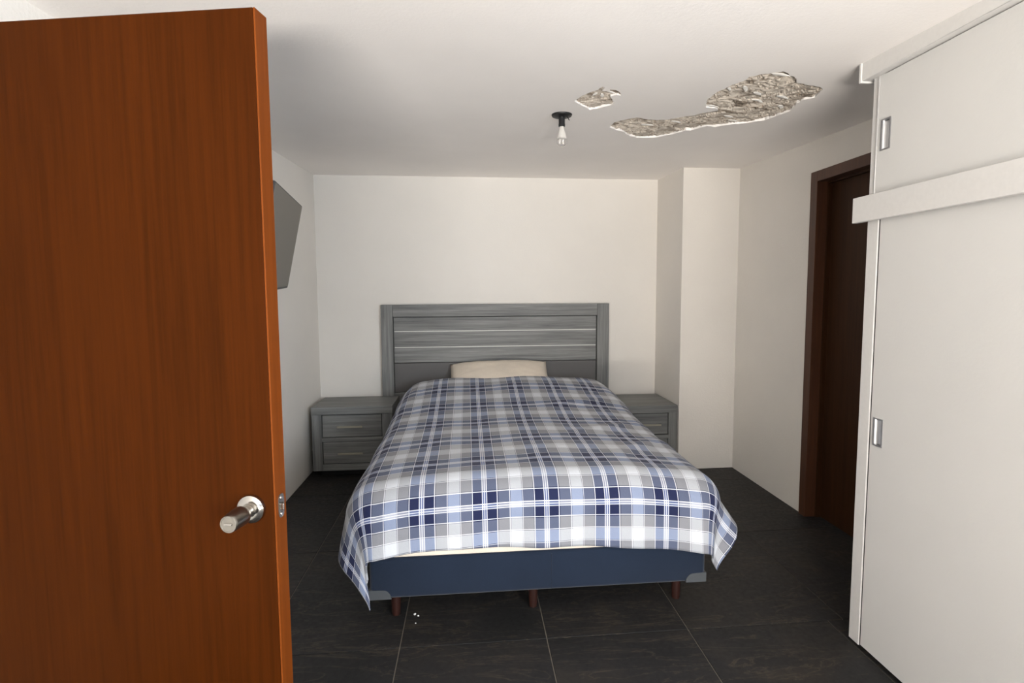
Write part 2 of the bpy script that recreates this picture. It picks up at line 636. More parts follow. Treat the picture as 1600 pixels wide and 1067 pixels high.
def layers(x, y):
    """height above the ceiling's face of the stripped undercoat: curling sheets broken along ridges"""
    w = noise.noise_vector(Vector((x * 5, y * 5, 3))) * 0.10
    p = Vector(((x + w.x) * 4.0, (y + w.y) * 12.0 + x * 4, 1.7))
    n1 = noise.fractal(p, 0.9, 2.1, 4)
    t = n1 * 2.6
    step = t - math.floor(t)
    rip = (abs(noise.noise(Vector((x * 11 + w.y * 60, y * 30, 9))))) ** 0.6
    return TH + 0.012 * step ** 1.4 - 0.004 * rip + 0.0015 * noise.noise(Vector((x * 60, y * 90, 4)))


def patch(poly, res, label):
    xs = [p[0] for p in poly]
    ys = [p[1] for p in poly]
    bb = new()
    nx, ny = int((max(xs) - min(xs) + 0.06) / res), int((max(ys) - min(ys) + 0.06) / res)
    grid = {}
    for i in range(nx + 1):
        for j in range(ny + 1):
            x, y = min(xs) - 0.03 + i * res, min(ys) - 0.03 + j * res
            if near((x, y), poly, 0.022):
                grid[i, j] = bb.verts.new((x, y, ceil_z(y) + max(0.0025, layers(x, y))))
    for (i, j), v in grid.items():
        k = [(i, j), (i, j + 1), (i + 1, j + 1), (i + 1, j)]
        if all(a in grid for a in k):
            bb.faces.new([grid[a] for a in k])
    o = obj('peeled_patch', bb, M['substrate'], ceiling)
    o['label'] = label
    return o


small = patch(PA, 0.006, 'small patch of bare flaking undercoat near the bulb')
large = patch(PB, 0.0075, 'long large patch of bare flaking undercoat')
# curled scraps of paint still hanging in the patches
FL = {small: [(0.625, 2.365, 0.03, 0.4), (0.60, 2.41, 0.022, 1.2), (0.565, 2.40, 0.018, 2.0)],
      large: [(1.29, 2.33, 0.030, 0.5), (1.42, 2.36, 0.036, 0.2), (1.34, 2.42, 0.03, 0.3), (1.20, 2.27, 0.03, 0.9), (1.25, 2.10, 0.045, 0.1),
              (1.13, 2.28, 0.02, 1.1), (1.10, 2.80, 0.03, 0.2), (1.33, 2.68, 0.028, 0.4), (0.96, 2.87, 0.035, -0.2), (1.50, 2.50, 0.03, 0.8), (1.16, 2.52, 0.035, 0.1), (1.39, 2.75, 0.03, 0.2)]}
for pt, lst in FL.items():
    for x, y, s, a in lst:
        bb = new()
        n = 9
        ring = []
        for k in range(n):
            th = 2 * PI * k / n
            r = s * (0.55 + 0.45 * random.random())
            dx, dy = r * math.cos(th) * 1.25, r * math.sin(th) * 0.42
            X = x + dx * math.cos(a) - dy * math.sin(a)
            Y = y + dx * math.sin(a) + dy * math.cos(a)
            ring.append(bb.verts.new((X, Y, ceil_z(Y) + 0.004 - 0.22 * max(0, dx) ** 1.0 * (0.4 + 0.5 * random.random()))))
        cv = bb.verts.new((x, y, ceil_z(y) + 0.002))
        for k in range(n):
            bb.faces.new((ring[k], ring[(k + 1) % n], cv))
        r_ = bmesh.ops.extrude_face_region(bb, geom=bb.faces[:])
        for v in r_['geom']:
            if isinstance(v, bmesh.types.BMVert):
                v.co.z += 0.0018
        bmesh.ops.recalc_face_normals(bb, faces=bb.faces[:])
        obj('paint_flake', bb, M['flake'], pt)

# ------------------------------------------------------------------ the open brown door at the left
E1 = Vector((-0.4595, 1.2485, 0))
dirw = (Vector((-1.0596, 1.3613, 0)) - E1).normalized()        # along the leaf to the hinges
W = (E1.x - XLD) / -dirw.x - 0.012
hinge = E1 + dirw * W
door = thing('door_1', (hinge.x, hinge.y, 0.0), 'open varnished cedar door with a satin nickel knob', None, kind='structure')
door.rotation_euler = (0, 0, math.atan2(-dirw.y, -dirw.x))
T = 0.046                        # local x runs from hinge to free edge, local -y faces the camera
b = bx(new(), 0.0, W - 0.0045, 0.0, T, 0.012, 2.04, 0.0012, 1)
obj('door_leaf', b, M['door_wood'], door, local=True)
b = bx(new(), W - 0.004, W, 0.0, T, 0.012, 2.04, 0.001, 1)
e = obj('edge_band', b, M['door_edge'], door, local=True)
e['label'] = 'lighter orange wooden edge strip'
KZ, KX = 0.917, W - 0.058
rotk = Matrix.Translation((KX, 0, KZ)) @ Matrix.Rotation(PI / 2, 4, 'X')       # local z points to the camera side
b = lathe(new(), [(0, -0.002), (0.034, -0.002), (0.034, 0.004), (0.0325, 0.008), (0.028, 0.0105), (0.0265, 0.0115), (0.0225, 0.0125), (0.017, 0.013), (0.016, 0.018), (0.0, 0.018)], rotk, 48)
rose = obj('rose', b, M['chrome'], door, True, True)
b = lathe(new(), [(0.0, 0.012), (0.0155, 0.012), (0.015, 0.024), (0.0155, 0.030), (0.019, 0.034), (0.022, 0.040), (0.0225, 0.050), (0.0215, 0.064), (0.0205, 0.080), (0.0200, 0.086), (0.0185, 0.0885), (0.0165, 0.0885), (0.0160, 0.0875), (0.0, 0.0875)], rotk, 48)
knob = obj('door_knob', b, M['steel'], door, True, True)
b = bx(new(), KX - 0.0095, KX + 0.0095, -0.0905, -0.0868, KZ - 0.0022, KZ + 0.0022, 0.0008, 1)
k = obj('turn_button', b, M['chrome'], knob, local=True)
# latch plate in the edge
pts = []
for kk in range(28):
    th = 2 * PI * kk / 28
    pts.append((0.0125 * math.copysign(abs(math.cos(th)) ** 0.6, math.cos(th)), 0.0285 * math.copysign(abs(math.sin(th)) ** 0.75, math.sin(th))))
ml = Matrix.Translation((W - 0.0005, T / 2, KZ)) @ Matrix(((0, 0, 1), (1, 0, 0), (0, 1, 0))).to_4x4()
lp = obj('latch_plate', prism(new(), pts, ml, 0.0022), M['steel'], door, local=True)
b = bx(new(), W + 0.0012, W + 0.011, T / 2 - 0.007, T / 2 + 0.007, KZ - 0.009, KZ + 0.007, 0.0015, 2)
for v in b.verts:                 # the sprung bolt is cut on the slant
    if v.co.x > W + 0.008 and v.co.y > T / 2:
        v.co.x -= 0.006
obj('latch_bolt', b, M['chrome'], lp, local=True)
for zz in (0.019, -0.020):
    b = lathe(new(), [(0, 0.0012), (0.0045, 0.0012), (0.004, 0.0032), (0, 0.0034)], ml @ Matrix.Translation((0, zz, 0.0008)), 14)
    obj('screw', b, M['chrome'], lp, True, True)
for zz in (0.25, 1.05, 1.80):
    b = new()
    tube(b, [(-0.004, T + 0.004, zz - 0.05), (-0.004, T + 0.004, zz + 0.05)], 0.006)
    obj('hinge', b, M['steel'], door, local=True)

# ------------------------------------------------------------------ dark door in the right wall
d2 = thing('door_2', (XR, (DY0 + DY1) / 2, 0), 'closed dark walnut door in the right wall beside the white wardrobe', None, kind='structure')
cw = 0.062
b = bx(new(), XR - 0.012, XR + 0.10, DY1 - cw, DY1, 0, DZ, 0.0015, 1)
obj('casing', b, M['frame_wood'], d2)
b = bx(new(), XR - 0.012, XR + 0.10, DY0, DY0 + cw, 0, DZ, 0.0015, 1)
obj('casing', b, M['frame_wood'], d2)
b = bx(new(), XR - 0.012, XR + 0.10, DY0 + cw, DY1 - cw, DZ - cw, DZ, 0.0015, 1)
obj('head_casing', b, M['frame_wood'], d2)
b = new()
bx(b, XR + 0.055, XR + 0.10, DY1 - cw - 0.012, DY1 - cw, 0, DZ - cw)
bx(b, XR + 0.055, XR + 0.10, DY0 + cw, DY0 + cw + 0.012, 0, DZ - cw)
bx(b, XR + 0.055, XR + 0.10, DY0 + cw + 0.012, DY1 - cw - 0.012, DZ - cw - 0.012, DZ - cw)
obj('door_stop', b, M['dark_wood'], d2)
b = bx(new(), XR + 0.08, XR + 0.118, DY0 + cw + 0.003, DY1 - cw - 0.003, 0.006, DZ - cw - 0.004, 0.001, 1)
obj('door_leaf', b, M['dark_wood'], d2)

# ------------------------------------------------------------------ white wardrobe with sliding doors
WXF, WY1, WY0 = 1.52, 1.925, 0.30          # front plane, far end, near end
wd = thing('wardrobe', ((WXF + XR) / 2, (WY1 + WY0) / 2, 0), 'tall white built-in wardrobe with sliding doors and recessed metal pulls', 'wardrobe')
b = bx(new(), WXF, WXF + 0.024, WY1 - 0.055, WY1, 0.012, 2.215, 0.002, 1)
o = obj('front_post', b, M['white_board'], wd)
b = bx(new(), WXF + 0.0045, WXF + 0.03, WY1 - 0.064, WY1 - 0.055, 0.012, 1.70)  # black strip stands for the shade in the door gap
o = obj('shadow_gap_strip', b, M['gap'], wd)
o['label'] = 'thin dark strip standing for the gap shade between post and lower door'
b = bx(new(), WXF + 0.024, XR - 0.004, WY1 - 0.02, WY1 - 0.002, 0.0, 2.215)
obj('side_panel', b, M['white_board'], wd)
b = bx(new(), WXF + 0.024, XR - 0.004, WY0, WY0 + 0.018, 0.0, 2.215)
obj('side_panel', b, M['white_board'], wd)
b = bx(new(), XR - 0.02, XR - 0.004, WY0 + 0.018, WY1 - 0.02, 0.0, 2.215)
obj('back_panel', b, M['white_board'], wd)
b = bx(new(), WXF + 0.035, XR - 0.02, WY0 + 0.018, WY1 - 0.02, 0.0, 0.018)
obj('bottom_track', b, M['gap'], wd)
b = new()
bx(b, WXF + 0.045, XR - 0.02, WY0 + 0.018, WY1 - 0.02, 1.69, 1.708)
obj('shelf', b, M['white_board'], wd)
ZB0, ZB1 = 1.681, 1.777
b = bx(new(), WXF - 0.03, WXF - 0.008, WY0, WY1 + 0.045, ZB0, ZB1, 0.0015, 1)
o = obj('band', b, M['white_board'], wd)
o['label'] = 'plain white board across the middle of the wardrobe front'
# top pelmet
b = bx(new(), WXF - 0.03, WXF + 0.03, WY0, WY1 + 0.024, 2.212, 2.2735, 0.002, 1)
for v in b.verts:
    if v.co.z > 2.25:
        v.co.z += 0.042 * (v.co.y - WY1) + 0.008
obj('pelmet', b, M['white_board'], wd)
b = bx(new(), WXF - 0.034, WXF + 0.03, WY1 + 0.0245, WY1 + 0.037, 2.206, 2.281, 0.002, 1)
obj('end_cap', b, M['white_board'], wd)
b = bx(new(), WXF + 0.03, XR - 0.004, WY0, WY1, 2.215, 2.235)
obj('top_panel', b, M['white_board'], wd)


def pull(parent, yc, zc, x, h=0.106, w=0.046):
    f = new()
    t = 0.005
    bx(f, x - 0.003, x + 0.006, yc - w / 2, yc - w / 2 + t, zc - h / 2, zc + h / 2)
    bx(f, x - 0.003, x + 0.006, yc + w / 2 - t, yc + w / 2, zc - h / 2, zc + h / 2)
    bx(f, x - 0.003, x + 0.006, yc - w / 2 + t, yc + w / 2 - t, zc - h / 2, zc - h / 2 + t)
    bx(f, x - 0.003, x + 0.006, yc - w / 2 + t, yc + w / 2 - t, zc + h / 2 - t, zc + h / 2)
    hh = obj('pull_handle', f, M['alu_dark'], parent)
    c = new()
    n = 10                         # scooped cup
    for side in (0,):
        rows = []
        for i in range(n + 1):
            th = PI * i / n
            y = yc + (w / 2 - t) * math.cos(th)
            xx = x + 0.0004 + 0.011 * math.sin(th)
            rows.append([c.verts.new((xx, y, zc - h / 2 + t)), c.verts.new((xx, y, zc + h / 2 - t))])
        for p, q_ in zip(rows, rows[1:]):
            c.faces.new((p[0], q_[0], q_[1], p[1]))
    # the cup belongs to the handle (sub-part of the door)
    cc = obj('cup', c, M['alu'], hh, True)
    return hh


def panel_with_slot(name, x0, x1, y0, y1, z0, z1, hy, hz, h=0.106, w=0.046, mat='white_lam'):
    """sliding door with a real cut-out for its recessed pull"""
    f = new()
    a, c = hy - w / 2 + 0.001, hy + w / 2 - 0.001
    p, q_ = hz - h / 2 + 0.001, hz + h / 2 - 0.001
    ys, zs = [y0, a, c, y1], [z0, p, q_, z1]
    fr = {(i, j): f.verts.new((x0, ys[i], zs[j])) for i in range(4) for j in range(4)}
    bk = {(i, j): f.verts.new((x1, ys[i], zs[j])) for i in range(4) for j in range(4)}
    for i in range(3):
        for j in range(3):
            if (i, j) != (1, 1):
                f.faces.new((fr[i, j], fr[i, j + 1], fr[i + 1, j + 1], fr[i + 1, j]))
            f.faces.new((bk[i, j], bk[i + 1, j], bk[i + 1, j + 1], bk[i, j + 1]))
    for i in range(3):
        f.faces.new((fr[i, 0], fr[i + 1, 0], bk[i + 1, 0], bk[i, 0]))
        f.faces.new((fr[i, 3], bk[i, 3], bk[i + 1, 3], fr[i + 1, 3]))
        f.faces.new((fr[0, i], bk[0, i], bk[0, i + 1], fr[0, i + 1]))
        f.faces.new((fr[3, i], fr[3, i + 1], bk[3, i + 1], bk[3, i]))
    bmesh.ops.recalc_face_normals(f, faces=f.faces[:])
    return obj(name, f, M[mat], wd)


# lower sliding doors: the far one with its pull in view, the near one overlaps behind it
ymid = 1.02
HW = WXF + 0.002
dl = panel_with_slot('sliding_door', HW, HW + 0.02, ymid, WY1 - 0.063, 0.020, ZB0 + 0.03, 1.825, 0.886)
pull(dl, 1.825, 0.886, HW)
dn = panel_with_slot('sliding_door', HW + 0.022, HW + 0.040, WY0 + 0.02, ymid + 0.03, 0.020, ZB0 + 0.03, WY0 + 0.12, 0.886)
pull(dn, WY0 + 0.12, 0.886, HW + 0.022)
# upper doors with an aluminium edge profile
UW = WXF - 0.002
du_ = panel_with_slot('upper_door', UW, UW + 0.02, ymid, WY1 - 0.033, ZB0 + 0.055, 2.208, 1.852, 1.990, 0.112, 0.046)
pull(du_, 1.852, 1.990, UW, 0.112)
b = new()
bx(b, UW - 0.003, UW + 0.022, WY1 - 0.033, WY1 - 0.026, ZB0 + 0.055, 2.208, 0.001, 1)
bx(b, UW + 0.004, UW + 0.022, WY1 - 0.026, WY1 - 0.012, ZB0 + 0.055, 2.208, 0.001, 1)
obj('edge_profile', b, M['alu'], du_)
dn = panel_with_slot('upper_door', UW + 0.022, UW + 0.040, WY0 + 0.02, ymid + 0.03, ZB0 + 0.055, 2.208, WY0 + 0.12, 1.990, 0.112, 0.046)
pull(dn, WY0 + 0.12, 1.990, UW + 0.022, 0.112)

# ------------------------------------------------------------------ headboard
HX0, HX1, HY0, HY1, HZ = -0.749, 1.198, 4.505, 4.5635, 1.318
hb = thing('headboard', ((HX0 + HX1) / 2, (HY0 + HY1) / 2, 0), 'wide grey limed-oak headboard with pale inlay lines against the back wall', 'headboard')
b = bx(new(), HX0, HX0 + 0.097, HY0, HY1, 0, HZ, 0.002, 1)
obj('stile', b, M['grey_z'], hb)
b = bx(new(), HX1 - 0.105, HX1, HY0, HY1, 0, HZ, 0.002, 1)
obj('stile', b, M['grey_z'], hb)
ix0, ix1 = HX0 + 0.098, HX1 - 0.106
b = bx(new(), ix0, ix1, HY0, HY1, 1.217, HZ, 0.002, 1)
obj('top_rail', b, M['grey_x'], hb)
b = bx(new(), ix0, ix1, HY0 + 0.002, HY1, 0.30, 0.572, 0.002, 1)
obj('bottom_rail', b, M['grey_x'], hb)
zz = [1.217, 1.0925, 0.957, 0.8245]
for i in range(3):
    b = bx(new(), ix0 + 0.003, ix1 - 0.003, HY0 + 0.024, HY1 - 0.006, zz[i + 1] + 0.003, zz[i] - (0.006 if i == 0 else 0.003), 0.0015, 1)
    obj('plank', b, M['grey_x'], hb)
b = bx(new(), ix0 + 0.003, ix1 - 0.003, HY0 + 0.029, HY1 - 0.006, 0.575, 0.8245 - 0.003, 0.0015, 1)
o = obj('plank', b, M['grey_plain'], hb)
o['label'] = 'smooth plain grey lowest board'
for z_ in (1.0925, 0.957):
    b = bx(new(), ix0 + 0.008, ix1 - 0.008, HY0 + 0.020, HY1 - 0.01, z_ - 0.0034, z_ + 0.0034)
    obj('inlay_strip', b, M['inlay'], hb)
b = bx(new(), ix0, ix1, HY1 - 0.006, HY1 - 0.001, 0.572, 1.217)
obj('backing', b, M['gap'], hb)


# ------------------------------------------------------------------ night stands
def nightstand(x0, x1, yf, yb, z0, z1, dx0, dx1, label, s):
    """s: 1 when the outer end is at x0 (left stand), -1 at x1; dx0, dx1 drawer edges"""
    t = thing('nightstand', ((x0 + x1) / 2, (yf + yb) / 2, 0), label, 'nightstand', 'grey nightstands flanking the bed')
    h = z1 - z0
    tt = 0.060
    b = bx(new(), x0, x1, yf, yb, z1 - tt, z1, 0.003, 2)
    obj('top', b, M['grey_x'], t)
    for a, c in ((x0 + 0.002, x0 + 0.03), (x1 - 0.03, x1 - 0.002)):
        b = bx(new(), a, c, yf + 0.03, yb, z0, z1 - tt, 0.001, 1)
        obj('side_panel', b, M['grey_z'], t)
    for a, c in ((x0 + 0.002, dx0 - 0.005), (dx1 + 0.005, x1 - 0.002)):
        b = bx(new(), a, c, yf + 0.004, yf + 0.03, z0, z1 - tt, 0.0015, 1)
        obj('stile', b, M['grey_z'], t)
    d1, d2_ = z1 - tt - 0.006, z1 - 0.062 - 0.172
    e1, e2 = d2_ - 0.042, z0 + 0.055
    b = bx(new(), dx0 - 0.005, dx1 + 0.005, yf + 0.004, yf + 0.03, e1 + 0.005, d2_ - 0.005, 0.0015, 1)
    obj('rail', b, M['grey_x'], t)
    b = bx(new(), dx0 - 0.005, dx1 + 0.005, yf + 0.004, yf + 0.03, z0, e2 - 0.005, 0.0015, 1)
    obj('rail', b, M['grey_x'], t)
    b = bx(new(), x0 + 0.03, x1 - 0.03, yb - 0.01, yb, z0, z1 - tt)
    obj('back_panel', b, M['gap'], t)
    b = bx(new(), x0 + 0.03, x1 - 0.03, yf + 0.035, yb - 0.01, z0, z0 + 0.012)
    obj('bottom_panel', b, M['gap'], t)
    b = bx(new(), x0 + 0.04, x1 - 0.04, yf + 0.07, yb - 0.02, 0.0, z0)
    obj('plinth', b, M['gap'], t)
    for (zl, zh, off) in ((d2_, d1, 0.010), (e2, e1, 0.012)):
        b = bx(new(), dx0, dx1, yf + off, yf + 0.028, zl, zh, 0.002, 1)
        dr = obj('drawer', b, M['grey_x'], t)
        xc, zc = (dx0 + dx1) / 2 - 0.015, (zl + zh) / 2 - 0.004
        b = new()
        bx(b, xc - 0.095, xc + 0.095, yf - 0.016, yf - 0.008, zc - 0.008, zc + 0.008, 0.002, 2)
        for sx in (-0.075, 0.075):
            bx(b, xc + sx - 0.005, xc + sx + 0.005, yf - 0.010, yf + off + 0.004, zc - 0.004, zc + 0.004)
        obj('bar_handle', b, M['bar_handle'], dr)
        b = bx(new(), dx0 + 0.01, dx1 - 0.01, yf + 0.028, yb - 0.03, zl + 0.005, zh - 0.01)
        obj('drawer_box', b, M['gap'], dr)
    return t


nightstand(-1.222, -0.612, 4.10, 4.503, 0.052, 0.550, -1.142, -0.697, 'grey limed-oak two-drawer nightstand left of the bed', 1)
nightstand(1.205, 1.6315, 4.02, 4.503, 0.030, 0.518, 1.275, 1.556, 'grey limed-oak two-drawer nightstand right of the bed beside the column', -1)

# ------------------------------------------------------------------ bed base, mattress
BX0, BX1, BY0, BY1, BZ0, BZ1 = -0.440, 1.032, 2.19, 4.46, 0.124, 0.302
bb_ = thing('bed_base', ((BX0 + BX1) / 2, (BY0 + BY1) / 2, 0), 'navy blue upholstered bed base on short dark red legs', 'bed base')
b = bx(new(), BX0, BX1, BY0, BY1, BZ0, BZ1, 0.018, 3)
obj('box', b, M['navy'], bb_, True)
b = new()
tube(b, [(0.337, BY0 - 0.0005, BZ0 + 0.012), (0.337, BY0 - 0.001, (BZ0 + BZ1) / 2), (0.337, BY0 - 0.0005, BZ1 - 0.012)], 0.0022, 8)
obj('seam', b, M['navy'], bb_)
for x in (-0.345, 0.266, 0.934):
    for y in (2.285, 3.3, 4.36):
        b = lathe(new(), [(0, 0), (0.017, 0), (0.019, 0.01), (0.023, BZ0 + 0.002), (0, BZ0 + 0.002)], Matrix.Translation((x, y, 0)), 20)
        obj('leg', b, M['leg'], bb_, True)


def guard(sx, x):
    """smoky plastic corner protector wrapping a lower front corner"""
    pts = [(0, 0)]
    Wd, Hd = 0.092, 0.040
    for k in range(9):
        th = PI / 2 * k / 8
        pts.append((Wd * (0.62 + 0.38 * math.cos(th)), Hd * math.sin(th) if k else 0.0))
    pts.append((0, Hd * 1.05))
    q_ = new()
    mf = Matrix(((sx, 0, 0), (0, 0, -1), (0, 1, 0))).to_4x4()
    prism(q_, pts, Matrix.Translation((x, BY0 + 0.006, BZ0 + 0.001)) @ mf, 0.0085)
    ms = Matrix(((0, 0, -sx), (1, 0, 0), (0, 1, 0))).to_4x4()
    prism(q_, pts, Matrix.Translation((x + sx * 0.006, BY0 - 0.001, BZ0 + 0.001)) @ ms, 0.0085)
    obj('corner_guard', q_, M['guard'], bb_)


guard(1, BX0 - 0.001)
guard(-1, BX1 + 0.001)

MX0, MX1 = -0.440, 1.032
b = bx(new(), MX0, MX1, 2.194, 4.47, BZ1 + 0.001, 0.565)
bmesh.ops.bevel(b, geom=[e_ for e_ in b.edges if abs(e_.verts[0].co.z - e_.verts[1].co.z) > 0.1], offset=0.11, segments=6, affect='EDGES', profile=0.5)
for top_, off_ in ((True, 0.095), (False, 0.008)):
    bmesh.ops.bevel(b, geom=[e_ for e_ in b.edges if abs(e_.verts[0].co.z - e_.verts[1].co.z) < 0.01 and len([f for f in e_.link_faces if abs(f.normal.z) > 0.9]) == 1 and (e_.verts[0].co.z > 0.5) == top_], offset=off_, segments=5, affect='EDGES', profile=0.5)
mt = tag(obj('mattress', b, M['beige'], None, True), 'beige mattress showing as a thin strip under the blanket edge', 'mattress')
# (0.2972 = middle of the bed)

# ------------------------------------------------------------------ pillow
def make_pillow():
    q_ = new()
    nx, ny = 30, 20
    g_ = {}
    L, Wd, H = 0.80, 0.44, 0.105
    for s_ in (1, -1):
        for i in range(nx + 1):
            for j in range(ny + 1):
                u, v = -1 + 2 * i / nx, -1 + 2 * j / ny
                edge = i in (0, nx) or j in (0, ny)
                if edge and s_ < 0:
                    g_[i, j, s_] = g_[i, j, 1]
                    continue
                th = (max(0, 1 - abs(u) ** 2.6)) ** 0.55 * (max(0, 1 - abs(v) ** 2.4)) ** 0.55
                x = u * L / 2 * (1 - 0.06 * (1 - v * v) * abs(u) ** 3 * 0 - 0.05 * abs(v) ** 3 * 0 + 0.03 * abs(u * v) ** 2)
                y = v * Wd / 2 * (1 + 0.03 * abs(u * v) ** 2)
                z = s_ * H * th * (1 + 0.08 * noise.noise(Vector((u * 2, v * 2, s_)))) + 0.006 * noise.noise(Vector((u * 5, v * 5, 3 + s_)))
                g_[i, j, s_] = q_.verts.new((x, y, 0 if edge else z))
    for s_ in (1, -1):
        for i in range(nx):
            for j in range(ny):
                k_ = [g_[i, j, s_], g_[i + 1, j, s_], g_[i + 1, j + 1, s_], g_[i, j + 1, s_]]
                q_.faces.new(k_ if s_ > 0 else k_[::-1])
    M4 = Matrix.Translation((0.232, 4.322, 0.703)) @ Matrix.Rotation(math.radians(29), 4, 'X') @ Matrix.Rotation(math.radians(-1.0), 4, 'Y')
    for v in q_.verts:
        v.co = M4 @ v.co
    return q_


tag(obj('pillow', make_pillow(), M['pillow'], None, True), 'cream pillow leaning on the headboard behind the blanket', 'pillow')

# ------------------------------------------------------------------ blanket
XM, Y0 = 0.297, 2.33                # bed axis, where the top starts to curve down at the foot


def lerp_keys(keys, x):
    if x <= keys[0][0]:
        a, b_ = keys[0], keys[1]
    elif x >= keys[-1][0]:
        a, b_ = keys[-2], keys[-1]
    else:
        for a, b_ in zip(keys, keys[1:]):
            if a[0] <= x <= b_[0]:
                break
    return a[1] + (b_[1] - a[1]) * (x - a[0]) / (b_[0] - a[0])


def smooth(a, b_, x):
    t = max(0, min(1, (x - a) / (b_ - a)))
    return t * t * (3 - 2 * t)


VKEY = [(-1.97, -1), (-1.576, 0), (-1.2, 1), (-0.86, 2), (-0.49, 3), (-0.124, 4), (0.196, 5), (0.461, 6), (0.73, 7)]


def top_z(x, y):
    z = lerp_keys([(2.3, 0.622), (3.2, 0.626), (3.53, 0.650), (3.9, 0.715), (4.12, 0.742), (4.3, 0.745), (4.6, 0.735)], y)
    z += 0.012 * noise.noise(Vector((x * 1.6, y * 1.1, 5))) + 0.006 * noise.noise(Vector((x * 4, y * 3.2, 2)))
    # soft diagonal creases on the right half
    for k, (cx, cy, a, amp, wd) in enumerate(((0.80, 3.05, 0.5, 0.012, 0.05), (0.95, 2.75, 0.75, 0.010, 0.05), (0.75, 3.6, 0.35, 0.012, 0.06), (0.2, 2.62, 0.1, 0.006, 0.05), (-0.2, 3.5, -0.5, 0.008, 0.06))):
        dx, dy = x - cx, y - cy
        p, q_ = dx * math.cos(a) + dy * math.sin(a), -dx * math.sin(a) + dy * math.cos(a)
        z += amp * math.exp(-(q_ / wd) ** 2 - (p / 0.32) ** 2)
    return z


def drape(u, v):
    """cloth point at u across (0 = bed axis), v along (0 = foot edge of the top, negative to the head)"""
    s = 1 if u > 0 else -1
    y_t = Y0 - min(v, 0.0)
    head = smooth(3.6, 4.25, y_t)
    r = 0.145 + 0.055 * head
    a = (0.705 if s > 0 else 0.710) - 0.06 * head
    e = max(abs(u) - a, 0.0)
    dv = max(v, 0.0)
    d = math.hypot(e, dv)
    x_t = XM + s * min(abs(u), a)
    zt = top_z(x_t, y_t) - 0.028 * (min(abs(u), a) / a) ** 4
    if d < 1e-6:
        return Vector((x_t, y_t, zt))
    phi = math.atan2(e, dv)           # 0 = over the foot, pi/2 = over the side
    if s < 0:                         # left: the loose corner swings round to hang at the foot
        phi -= 0.66 * math.exp(-((phi - 0.80) / 0.42) ** 2) * smooth(0.2, 0.6, d)
    arc = r * PI / 2 * 0.96
    if d < arc:
        th = d / r
        hor, ver = r * math.sin(th), r * (1 - math.cos(th))
    else:
        th = arc / r
        hor, ver = r * math.sin(th), r * (1 - math.cos(th))
        rest = d - arc
        fl = 0.06
        side = smooth(0.5, 1.3, phi)
        if s > 0:
            # right: the side stands out from the corner in a flare
            near_c = math.exp(-((Y0 - y_t) / 0.55) ** 2)
            fl += (0.50 * side * near_c) + 0.05 * math.sin(y_t * 9) * side
            fl += -0.15 * math.exp(-((phi - 0.75) / 0.22) ** 2)
        else:
            near_c = math.exp(-((Y0 - y_t) / 0.5) ** 2)
            fl += 0.10 * side * near_c + 0.05 * math.sin(y_t * 8 + 1) * side
        hor += rest * math.sin(fl)
        ver += rest * math.cos(fl)
    # gentle folds in the hanging part
    k = min(1, max(0, (d - 0.12) / 0.3))
    fold = 0.010 * math.sin(u * 17 + 1.3) * (1 - phi / (PI / 2)) + 0.016 * math.sin(y_t * 13) * (phi / (PI / 2))
    fold += 0.012 * noise.noise(Vector((u * 3.5, v * 2, 8)))
    hor += (fold + 0.011) * k
    return Vector((x_t + s * hor * math.sin(phi), y_t - hor * math.cos(phi), zt - ver))


def make_blanket():
    q_ = new()
    uvl = q_.loops.layers.uv.new('UVMap')
    A = 0.705
    UL, UR = -(A + 0.395), A + 0.33
    VH, VF = -(4.275 - Y0), 0.425
    nu, nv = 190, 190
    g_, uv = {}, {}
    for i in range(nu + 1):
        for j in range(nv + 1):
            u = UL + (UR - UL) * i / nu
            v = VH + (VF - VH) * j / nv
            hem = VF
            # the front hem is a little lower on the right side
            vv = v
            if v > 0:
                vv = v * (0.855 + 0.045 * smooth(-0.40, 0.0, u) + 0.04 * smooth(0.0, 0.6, u) + 0.13 * smooth(0.78, 0.97, -u) - 0.01 * smooth(0.75, 1.0, u))
            p = drape(u, vv)
            if j < 6:                      # the end by the pillow turns down
                p.z -= 0.010 * ((6 - j) / 6) ** 2
            p.z -= 0.012 * smooth(0.05, 0.45, u) * (1 - smooth(0.45, 0.62, u)) * smooth(4.0, 4.28, p.y)
            g_[i, j] = q_.verts.new(p)
            yy = Y0 - vv
            x0 = -0.2175 + (-0.241 + 0.2175) * (yy - 2.19) / 2.0
            per = 0.266 + (0.2825 - 0.266) * (yy - 2.19) / 2.0
            uv[g_[i, j]] = ((u + XM - x0) / per + 10, lerp_keys(VKEY, vv) + 10)
    for i in range(nu):
        for j in range(nv):
            f = q_.faces.new((g_[i, j], g_[i, j + 1], g_[i + 1, j + 1], g_[i + 1, j]))
            f.smooth = True
            for lp_ in f.loops:
                lp_[uvl].uv = uv[lp_.vert]
    if sum(f.normal.z for f in q_.faces) < 0:
        for f in q_.faces:
            f.normal_flip()
    return q_


bl = tag(obj('blanket', make_blanket(), [M['plaid'], M['lining']]), 'navy, grey and white plaid blanket spread over the bed', 'blanket')
so = bl.modifiers.new('thickness', 'SOLIDIFY')
so.thickness = 0.009
so.offset = -1
so.material_offset = 1
so.material_offset_rim = 0

